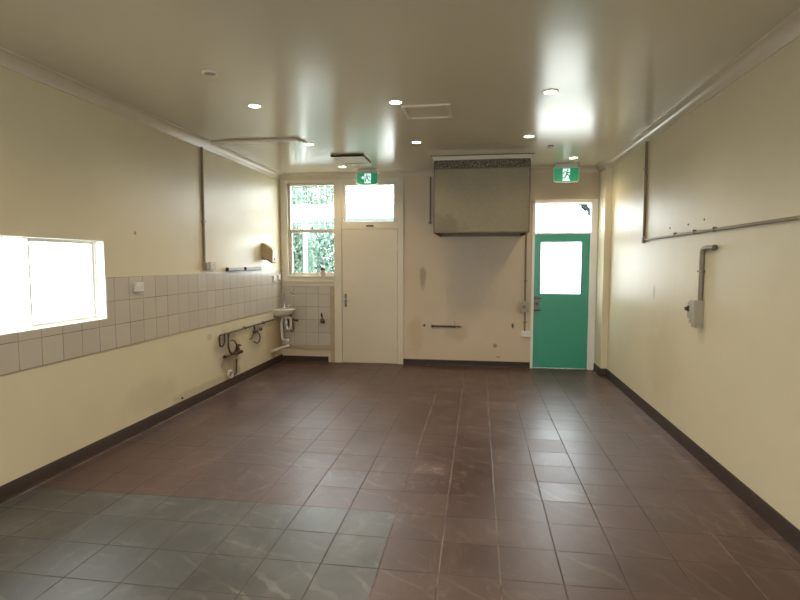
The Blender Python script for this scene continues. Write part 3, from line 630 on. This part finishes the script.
def tapset(y, z, label, low):
    if low:
        b = MB(); b.tube([(px_, y-0.33, z+0.010), (px_, y+0.12, z)], 0.013, 12); b.lathe([(0.02, -0.012), (0.02, 0.012), (0, 0.012)], (px_, y-0.33, z+0.01), (0, 1, 0), 10); b.lathe([(0, -0.02), (0.022, -0.018), (0.024, 0.015), (0.014, 0.03), (0, 0.03)], (px_, y+0.10, z), (0, 1, 0), 12)
        t = lab(b.build('tap', 'pipe', wp_, 60), label)
        b = MB(); b.lathe([(0.024, -0.025), (0.027, 0.0), (0.02, 0.03), (0.01, 0.07), (0.01, 0.10), (0, 0.10)], (px_, y+0.03, z+0.01), (0, 0, 1), 12); b.build('spindle', 'brass', t, 60)
        b = MB(); b.tube([(px_, y-0.01, z+0.095), (px_, y+0.07, z+0.095)], 0.008, 8); b.tube([(px_-0.02, y+0.03, z+0.095), (px_+0.04, y+0.03, z+0.095)], 0.008, 8); b.build('handle', 'pipe', t, 60)
        b = MB(); b.tube(fillet([(px_, y-0.11, z+0.01), (px_+0.04, y-0.10, z+0.07), (px_+0.05, y-0.13, z+0.14), (px_+0.03, y-0.17, z+0.19), (px_+0.01, y-0.20, z+0.185)], 0.04), 0.009, 10); b.build('spout', 'pipe', t, 60)
        b = MB(); b.tube([(XL, y-0.02, z), (px_+0.01, y-0.02, z)], 0.018, 10); b.build('wall_flange', 'brass', t, 60)
    else:
        b = MB(); b.tube([(px_, y, 0.692), (px_, y, z-0.01)], 0.012, 12); b.lathe([(0, -0.022), (0.024, -0.02), (0.024, 0.02), (0, 0.022)], (px_, y, z), (0, 0, 1), 12); b.tube([(px_, y-0.03, z), (px_+0.015, y+0.16, z+0.015)], 0.012, 10); t = lab(b.build('tap', 'pipe', wp_, 60), label)
        b = MB(); b.lathe([(0.009, 0), (0.009, 0.03), (0.024, 0.032), (0.024, 0.045), (0, 0.045)], (px_+0.010, y+0.15, z+0.010), (0, 1, 0.1), 10); b.build('handle', 'brass', t, 60)
        b = MB(); b.tube(fillet([(px_, y+0.06, z), (px_+0.02, y+0.13, z-0.05), (px_+0.02, y+0.14, z-0.13), (px_+0.01, y+0.07, z-0.175), (px_, y-0.02, z-0.13)], 0.05), 0.0085, 10); b.build('spout', 'pipe', t, 60)
        b = MB(); b.tube(fillet([(px_, y-0.02, z-0.02), (px_, y-0.10, z-0.08), (px_, y-0.15, z-0.075)], 0.04), 0.009, 10); b.build('branch', 'brass', t, 60)
tapset(6.26, 0.400, 'lower dark brass tap with hooked spout under the bent end of the copper pipe', True)
tapset(6.78, 0.600, 'smaller dark tap hanging from the copper pipe, nearer the hand basin', False)
t_ = thing('waste_outlet', (XL, 6.13, 0.17), 'round white waste pipe stub with an upright dark pipe, low on the stained left wall', 'waste pipe')
b = MB(); b.lathe([(0.052, 0), (0.052, 0.035), (0.040, 0.035), (0.038, 0.004), (0, 0.004)], (XL, 6.08, 0.165), (1, 0, 0), 24); b.build('pipe_collar', 'pvc', t_, 40)
b = MB(); b.lathe([(0, 0), (0.037, 0), (0.037, 0.006), (0, 0.006)], (XL+0.004, 6.08, 0.165), (1, 0, 0), 24); b.build('pipe_mouth', 'dark', t_, 40)
b = MB(); b.tube(fillet([(XL+0.02, 6.15, 0.14), (XL+0.02, 6.24, 0.15), (XL+0.02, 6.25, 0.32)], 0.03), 0.010, 10); b.build('stub_pipe', 'pipe', t_, 60)
b = MB(); b.lathe([(0.012, 0), (0.010, 0.012), (0, 0.012)], (XL, 5.025, 0.136), (1, 0, 0), 10); tag(b.build('wall_plug', 'dark', smooth=40), 'small dark plug low on the left wall above the skirting', 'wall plug')

# ------------------------------------------------------------------ hand basin
bas = thing('hand_basin', (-2.88, 7.68, 0.73), 'small white ceramic hand basin in the back left corner under the window', 'basin')
b = MB(); bx0, bx1, by0, by1, bt = XL+0.004, -2.765, 7.50, 7.835, 0.842
def ring_pts(f_, z, n=28):
    cx, cy = bx0, (by0+by1)/2; a_ = (bx1-bx0)*f_; c_ = (by1-by0)/2*f_; out = []
    for i in range(n+1):
        th_ = -PI/2 + PI*i/n; ex = math.cos(th_); ey = math.sin(th_)
        out.append((cx + a_*abs(ex)**0.6, cy + c_*math.copysign(abs(ey)**0.75, ey), z))
    return out
rings = [ring_pts(0.45, 0.730), ring_pts(0.72, 0.742), ring_pts(0.90, 0.775), ring_pts(0.96, 0.810), ring_pts(1.0, 0.822), ring_pts(1.0, 0.838), ring_pts(0.985, bt)]
inner = [[(x*1.0+0.0, y, z) for x, y, z in ring_pts(0.86, bt)], ring_pts(0.80, 0.825), ring_pts(0.62, 0.775), ring_pts(0.3, 0.765)]
prev = None; allr = rings+inner
for i_, rg in enumerate(allr):
    if i_ >= len(rings): rg = [(max(x, bx0+0.035), y, z) for x, y, z in rg]
    vs = [b.b.verts.new(p) for p in rg]
    if prev:
        for k in range(len(vs)): 
            j = (k+1) % len(vs); b.b.faces.new([prev[k], prev[j], vs[j], vs[k]])
    else: b.b.faces.new(vs)
    prev = vs
b.b.faces.new(prev[::-1])
b.build('bowl', 'ceramic', bas, 50)
tx, ty_ = -2.965, 7.80
b = MB(); b.lathe([(0.022, 0), (0.022, 0.006), (0.015, 0.012), (0.014, 0.05), (0.010, 0.06)], (tx, ty_-0.01, bt), n=16)
arc = [(tx, ty_-0.01, bt+0.05), (tx, ty_-0.01, bt+0.19)] + [(tx+0.075-0.075*math.cos(k*PI/8), ty_-0.01-0.02*k/8, bt+0.19+0.06*math.sin(k*PI/8)) for k in range(1, 8)] + [(tx+0.155, ty_-0.03, bt+0.175)]
b.tube(arc, 0.0105, 12); sp = b.build('swan_neck_tap', 'chrome', bas, 60)
b = MB(); b.lathe([(0.008, 0), (0.008, 0.03), (0.020, 0.034), (0.020, 0.05), (0, 0.052)], (tx+0.060, ty_-0.01, bt), n=14); b.tube([(tx+0.02, ty_-0.01, bt+0.042), (tx+0.10, ty_-0.01, bt+0.042)], 0.006, 8); b.build('tap_handle', 'chrome', sp, 50)
b = MB(); cy_ = 7.67
b.tube(fillet([(-2.90, cy_, 0.735), (-2.90, cy_, 0.60), (-2.885, cy_-0.005, 0.53), (-2.835, cy_-0.01, 0.53), (-2.82, cy_-0.01, 0.60), (-2.82, cy_-0.01, 0.70)], 0.03), 0.019, 14)
b.tube(fillet([(-2.82, cy_-0.01, 0.69), (-2.86, cy_, 0.715), (-2.955, cy_, 0.70), (-2.975, cy_, 0.60), (-2.965, cy_, 0.36), (-2.875, cy_+0.04, 0.345)], 0.05), 0.021, 14)
b.build('trap', 'pvc', bas, 60)
b = MB(); b.lathe([(0.024, -0.02), (0.026, 0), (0.024, 0.02)], (-2.90, cy_, 0.64), (0, 0, 1), 14); b.build('slip_nut', 'plastic_white', bas, 50)
b = MB(); b.lathe([(0.026, -0.02), (0.028, 0), (0.026, 0.02)], (-2.895, cy_+0.035, 0.348), (1, 0.3, 0), 14); b.build('slip_nut', 'plastic_white', bas, 50)
b = MB(); b.tube(fillet([(XL+0.02, 7.40, 0.225), (-2.99, 7.50, 0.235), (-2.95, 7.58, 0.245), (-2.90, 7.66, 0.262), (-2.875, 7.70, 0.27)], 0.05), 0.024, 14); b.lathe([(0.03, 0), (0.03, 0.05), (0.026, 0.055)], (XL+0.035, 7.43, 0.226), (0.5, 1, 0.1), 16); b.build('waste_pipe', 'pvc', bas, 60)
b = MB(); b.tube(fillet([(-2.86, D-0.03, 0.66), (-2.86, 7.80, 0.66), (-2.87, 7.80, 0.72), (-2.88, 7.79, 0.80)], 0.03), 0.009, 10)
b.tube(fillet([(-2.86, 7.80, 0.66), (-2.82, 7.80, 0.52), (-2.86, 7.80, 0.45), (-2.90, 7.80, 0.55), (-2.93, 7.79, 0.79)], 0.06), 0.006, 10); b.build('supply_hose', 'pipe', bas, 60)
b = MB(); b.lathe([(0.016, 0), (0.018, 0.03), (0.012, 0.06)], (-2.86, D-0.008, 0.66), (0, -1, 0), 12); b.tube([(-2.86, 7.80, 0.66), (-2.775, 7.80, 0.648)], 0.012, 10); b.lathe([(0.022, 0), (0.022, 0.014), (0, 0.014)], (-2.772, 7.80, 0.648), (1, 0, 0), 10); b.build('stop_valve', 'brass', bas, 60)
b = MB(); b.box(XL, XL+0.02, 7.475, 7.498, 0.69, 0.85, 0.003); b.build('bracket', 'trim', bas)

# tap on back wall tiles
t_ = thing('stop_tap', (-2.377, D-0.008, 0.64), 'dark brass stop tap on the tiled wall between basin and white door', 'tap')
b = MB(); b.lathe([(0.030, 0), (0.030, 0.006), (0.018, 0.012), (0.018, 0.05), (0, 0.052)], (-2.377, D-0.008, 0.640), (0, -1, 0), 16); b.lathe([(0.020, -0.035), (0.028, -0.01), (0.022, 0.03), (0.010, 0.04), (0.010, 0.075), (0, 0.075)], (-2.380, D-0.040, 0.645), (0, 0, 1), 14); b.build('tap_body', 'brass', t_, 50)
b = MB(); b.lathe([(0.012, 0), (0.016, 0.006), (0.010, 0.055), (0, 0.056)], (-2.388, D-0.040, 0.712), (0, 0, 1), 12); b.build('handle', 'pipe', t_, 50)
b = MB(); b.tube([(-2.377, D-0.040, 0.63), (-2.335, D-0.055, 0.62)], 0.012, 10); b.build('nozzle', 'brass', t_, 50)
# vase on the sill
t_ = thing('small_jar', (-2.371, D+0.002, 1.336), 'small rounded pinkish jar with dark top standing on the back window sill', 'jar')
b = MB(); b.lathe([(0, 0), (0.032, 0), (0.044, 0.025), (0.046, 0.05), (0.036, 0.078), (0.028, 0.088), (0, 0.088)], (-2.371, D-0.002, 1.3365), n=20, sy=0.5); b.build('jar_body', plain('pink_glaze', (0.55, 0.42, 0.36), 0.3), t_, 60)
b = MB(); b.lathe([(0.028, 0), (0.040, 0.012), (0.034, 0.034), (0.012, 0.046), (0, 0.046)], (-2.373, D-0.002, 1.4215), n=18, sy=0.5); lab(b.build('jar_top', 'brown', t_, 60), 'dark brown rounded top')

# ------------------------------------------------------------------ back wall fittings
cond('electrical_conduit', [(0.672, D-0.012, 2.805), (0.672, D-0.012, 0.98)], 0.012, 'conduit', 'brown vertical conduit beside the green door, coming down behind the hood', [(0.672, 0, 1.278, 'v')], 'conduit', ('y', D))
cond('electrical_conduit', [(0.672, D-0.012, 0.83), (0.672, D-0.012, 0.54)], 0.012, 'conduit', 'short brown conduit between the isolator box and the white outlet by the green door', [(0.672, 0, 0.678, 'v')], 'conduit', ('y', D))
t_ = thing('isolator_switch', (0.655, D, 0.825), 'grey painted isolator switch box on the conduit by the green door', 'switch box')
b = MB(); b.box(0.600, 0.716, D-0.055, D, 0.828, 0.985, 0.006); b.build('box_body', 'grey_plastic', t_)
b = MB(); b.lathe([(0.026, 0), (0.026, 0.010), (0.018, 0.014), (0, 0.014)], (0.656, D-0.055, 0.905), (0, -1, 0), 18); b.box(0.650, 0.662, D-0.080, D-0.066, 0.880, 0.930, 0.002); b.build('rotary_knob', 'conduit_grey', t_, 40)
plate('power_outlet', 'B', 0.620, 0.766, 0.466, 0.545, 'white power outlet at the foot of the conduit beside the green door', 'power outlet', D, depth=0.032, rockers=2)
cond('electrical_conduit', [(-0.718, D-0.012, 2.80), (-0.720, D-0.012, 2.14)], 0.012, 'conduit', 'dark vertical pipe on the back wall just left of the range hood', (), 'conduit', ('y', D))
b = MB(); b.lathe([(0.012, 0), (0.024, 0.004), (0.024, 0.024), (0.012, 0.030), (0, 0.03)], (-0.721, D-0.020, 2.115), n=14); tag(b.build('pipe_end_fitting', 'conduit_grey', smooth=40), 'grey round fitting below the end of the pipe left of the hood', 'pipe fitting')
t_ = thing('gas_pipe', (-0.46, D, 0.6), 'dark horizontal capped pipe stub on the lower back wall between the doors', 'pipe')
b = MB(); b.tube([(-0.690, D-0.022, 0.593), (-0.330, D-0.022, 0.593)], 0.0145, 12); b.lathe([(0.020, 0), (0.020, 0.03), (0, 0.03)], (-0.695, D-0.022, 0.593), (1, 0, 0), 12); b.build('pipe_run', 'pipe', t_, 50)
b = MB(); b.tube([(-0.335, D-0.022, 0.593), (-0.245, D-0.020, 0.590)], 0.008, 10); b.lathe([(0.014, 0), (0.016, 0.02), (0.01, 0.028)], (-0.300, D-0.021, 0.592), (1, 0, 0), 10); b.build('nozzle', 'brass', t_, 50)
b = MB(); b.lathe([(0.010, 0), (0.010, 0.035), (0, 0.035)], (-0.370, D, 0.655), (0, -1, 0), 10); b.tube([(-0.370, D-0.022, 0.60), (-0.362, D-0.022, 0.66)], 0.008, 8); b.lathe([(0.014, 0), (0.016, 0.015), (0, 0.022)], (-0.363, D-0.022, 0.655), (0, 0, 1), 10); b.build('valve', 'steel', t_, 50)
for x, z, lb in ((-0.799, 0.603, 'small dark pipe end left of the horizontal pipe stub on the back wall'), (0.502, 0.618, 'small dark hook on the back wall left of the conduit and outlet')):
    b = MB(); b.lathe([(0.011, 0), (0.011, 0.012), (0, 0.012)], (x, D, z), (0, -1, 0), 10)
    if x > 0: b.tube([(x, D-0.008, z+0.004), (x+0.004, D-0.01, z-0.03)], 0.006, 8)
    tag(b.build('wall_stub', 'dark', smooth=40), lb, 'wall stub')
b = MB(); b.lathe([(0.026, 0), (0.026, 0.006), (0.014, 0.008), (0.012, 0.003), (0, 0.003)], (0.250, D, 0.318), (0, -1, 0), 14); tag(b.build('pipe_flange', plain('rusty_flange', (0.38, 0.22, 0.10), 0.5), smooth=40), 'small rusty ring low on the back wall under the hood right side', 'flange')

# ------------------------------------------------------------------ right wall fittings
cond('electrical_conduit', [(XR-0.0135, 5.96, 2.815), (XR-0.0135, 5.955, 1.82)], 0.0135, 'conduit', 'brown vertical conduit high on the right wall down to a corner box', [(0, 5.957, 2.53, 'v')], wall=('x', XR))
t_ = thing('junction_box', (XR, 5.95, 1.76), 'small round junction box where the two right wall conduits meet', 'junction box')
b = MB(); b.lathe([(0.036, 0), (0.036, 0.030), (0.030, 0.034), (0, 0.034)], (XR, 5.953, 1.790), (-1, 0, 0), 18); b.build('box_body', 'grey_plastic', t_, 40)
b = MB(); b.lathe([(0.006, 0), (0.004, 0.003), (0, 0.003)], (XR-0.034, 5.953, 1.79), (-1, 0, 0), 8); b.build('screw', 'steel', t_, 40)
cond('electrical_conduit', [(XR-0.0115, 3.2, 1.800), (XR-0.0115, 5.93, 1.790)], 0.0115, 'conduit_grey', 'grey horizontal conduit running along the right wall from the corner box', [(0, y, 1.797, 'h') for y in (5.05, 4.62, 4.25)], wall=('x', XR))
for y, z in ((5.22, 1.868), (4.79, 1.872), (4.47, 1.888)):
    b = MB(); b.lathe([(0.008, 0), (0.006, 0.005), (0, 0.005)], (XR, y, z), (-1, 0, 0), 8); tag(b.build('wall_screw', 'dark', smooth=40), {5.22: 'dark screw in the right wall above the conduit, farthest from the camera', 4.79: 'dark screw in the right wall above the conduit, middle of three', 4.47: 'dark screw in the right wall above the conduit, nearest the camera'}[y], 'screw', 'screws above the right wall conduit')
cond('electrical_conduit', [(XR-0.018, 4.235, 1.664), (XR-0.018, 4.440, 1.664), (XR-0.018, 4.440, 1.24)], 0.018, 'conduit_grey', 'thick grey elbow conduit on the right wall above the isolator box', [(0, 4.440, 1.485, 'v')], wall=('x', XR))
b = MB(); b.lathe([(0.021, 0), (0.021, 0.022), (0.019, 0.026), (0.019, 0.03)], (XR-0.022, 4.205, 1.664), (0, 1, 0), 16); tag(b.build('conduit_gland', 'conduit_grey', smooth=40), 'grey gland closing the near end of the thick elbow conduit', 'gland')
t_ = thing('isolator_switch', (XR, 4.5, 1.05), 'grey isolator switch box below the thick conduit on the right wall', 'switch box')
b = MB(); b.box(XR-0.070, XR, 4.405, 4.515, 1.070, 1.255, 0.006).box(XR-0.045, XR, 4.515, 4.62, 1.100, 1.235, 0.006).box(XR-0.060, XR, 4.41, 4.49, 1.040, 1.070, 0.004); b.build('box_body', 'grey_plastic', t_)
b = MB(); b.lathe([(0.024, 0), (0.024, 0.012), (0, 0.012)], (XR-0.045, 4.575, 1.180), (-1, 0, 0), 14); b.box(XR-0.078, XR-0.055, 4.560, 4.590, 1.165, 1.195, 0.003); b.build('rotary_knob', 'pipe', t_, 40)

# ------------------------------------------------------------------ outside
o = MB().box(-30, 30, D+WT+0.01, 45, -0.30, -0.12).build('ground_back', 'concrete'); o['kind'] = 'structure'
o = MB().box(-30, XL-WT-0.01, -12, D+WT, -0.30, -0.12).build('ground_left', 'concrete'); o['kind'] = 'structure'
cp = thing('carport', (-3.0, 9.5, -0.12), 'white carport with grey gutter and post outside the back window', 'carport')
b = MB(); b.box(-7.0, -0.9, 9.50, 9.56, 2.345, 2.605); lab(b.build('fascia', 'fascia', cp), 'wide white fascia board')
b = MB(); b.box(-7.0, -0.9, 9.44, 9.56, 2.262, 2.345, 0.01); lab(b.build('gutter', 'gutter', cp), 'dark grey gutter')
b = MB(); b.box(-3.228, -3.165, 9.47, 9.53, -0.12, 2.262, 0.004); b.build('post', 'fascia', cp)
b = MB(); b.box(-7.0, -0.9, 9.56, 10.1, 2.50, 2.54); b.build('roof_sheet', 'fascia', cp)
for x in (-0.99, -6.9):
    b = MB(); b.box(x, x+0.06, 10.0, 10.06, -0.12, 2.50, 0.004); b.build('post', 'fascia', cp)
def foliage(n, c, r, size, hollow=0.4):
    bm = bmesh.new(); c = Vector(c)
    for _ in range(n):
        while True:
            p = Vector([random.uniform(-1, 1) for _ in range(3)])
            if hollow < p.length < 1: break
        p = c + Vector((p.x*r[0], p.y*r[1], p.z*r[2]))
        q = Matrix.Rotation(random.uniform(0, 6.28), 3, 'Z') @ Matrix.Rotation(random.uniform(-1.2, 1.2), 3, 'X') @ Matrix.Rotation(random.uniform(-1, 1), 3, 'Y')
        s_ = size*random.uniform(0.6, 1.3)
        pts = [(0, -s_, 0), (s_*0.42, -0.2*s_, 0.1*s_), (0, s_, 0), (-s_*0.42, -0.2*s_, 0.1*s_)]
        vs = [bm.verts.new(p + q @ Vector(a)) for a in pts]; bm.faces.new(vs)
    b = MB(); b.b.free(); b.b = bm; return b
def shrub(name, x, y, h_, r, mat, label, cat, n=5200, size=0.07, grp='greenery behind the back window', base=None):
    t = thing(name, (x, y, -0.12), label, cat, grp)
    base = 0.15 if base is None else base
    foliage(n, (x, y, (h_+base)/2), (r, r*0.7, (h_-base)/2), size).build('foliage', mat, t)
    b = MB()
    b.tube([(x, y, -0.12), (x+0.03, y, h_*0.35), (x-0.02, y+0.02, h_*0.7)], [0.06, 0.045, 0.02], 10)
    for k in range(5):
        a = k*1.257; b.tube([(x, y, h_*0.25), (x+math.cos(a)*r*0.35, y+math.sin(a)*r*0.3, h_*0.55), (x+math.cos(a)*r*0.6, y+math.sin(a)*r*0.45, h_*0.8)], [0.03, 0.02, 0.008], 7)
    b.build('trunk', 'bark', t, 60); return t
shrub('garden_shrub', -4.08, 10.75, 2.62, 0.66, 'leaf', 'dense green shrub seen through the left part of the lower window', 'shrub')
shrub('garden_shrub', -3.25, 12.3, 2.85, 1.12, 'leaf2', 'pale green shrub seen through the right part of the lower window', 'shrub', n=9000)
shrub('garden_tree', -6.15, 14.6, 5.0, 1.15, 'leaf', 'leafy tree rising above the white fascia at the window left', 'tree', n=5000, size=0.10, base=2.2)
shrub('garden_tree', -5.15, 16.8, 5.6, 0.95, 'leaf2', 'paler leafy tree rising above the white fascia at the window right', 'tree', n=3000, size=0.10, base=2.5)
# leafy sapling leaning over outside the transom light
t_ = thing('garden_sapling', (2.05, 8.75, -0.12), 'thin sapling outside with dark leaves hanging behind the glass over the green door', 'sapling')
b = MB(); b.tube(fillet([(2.05, 8.75, -0.12), (2.06, 8.72, 1.6), (1.98, 8.68, 2.50), (1.80, 8.64, 2.56), (1.68, 8.60, 2.47), (1.50, 8.60, 2.475)], 0.25), 0.010, 8); b.build('stem', 'bark', t_, 60)
bm = bmesh.new()
for u, wd, k in ((0.0, 0.02, 5), (0.25, 0.035, 8), (0.5, 0.06, 16), (0.75, 0.05, 18), (1.0, 0.03, 10)):
    for _ in range(k*2):
        p = Vector((1.50 + 0.19*u + random.uniform(-wd, wd)*0.8, 8.60 + random.uniform(-0.05, 0.05), 2.475 - 0.17*u*u + random.uniform(-wd, wd)))
        q = Matrix.Rotation(random.uniform(0.3, 1.6), 3, 'Y') @ Matrix.Rotation(random.uniform(-0.6, 0.6), 3, 'X'); s_ = 0.034
        vs = [bm.verts.new(p + q @ Vector(a)) for a in ((-s_, 0, 0), (0, 0.008, s_*0.4), (s_, 0, 0), (0, -0.008, -s_*0.4))]; bm.faces.new(vs)
b = MB(); b.b.free(); b.b = bm; b.build('leaves', leafmat('dark_leaf', (0.02, 0.03, 0.04), (0.05, 0.07, 0.08)), t_)
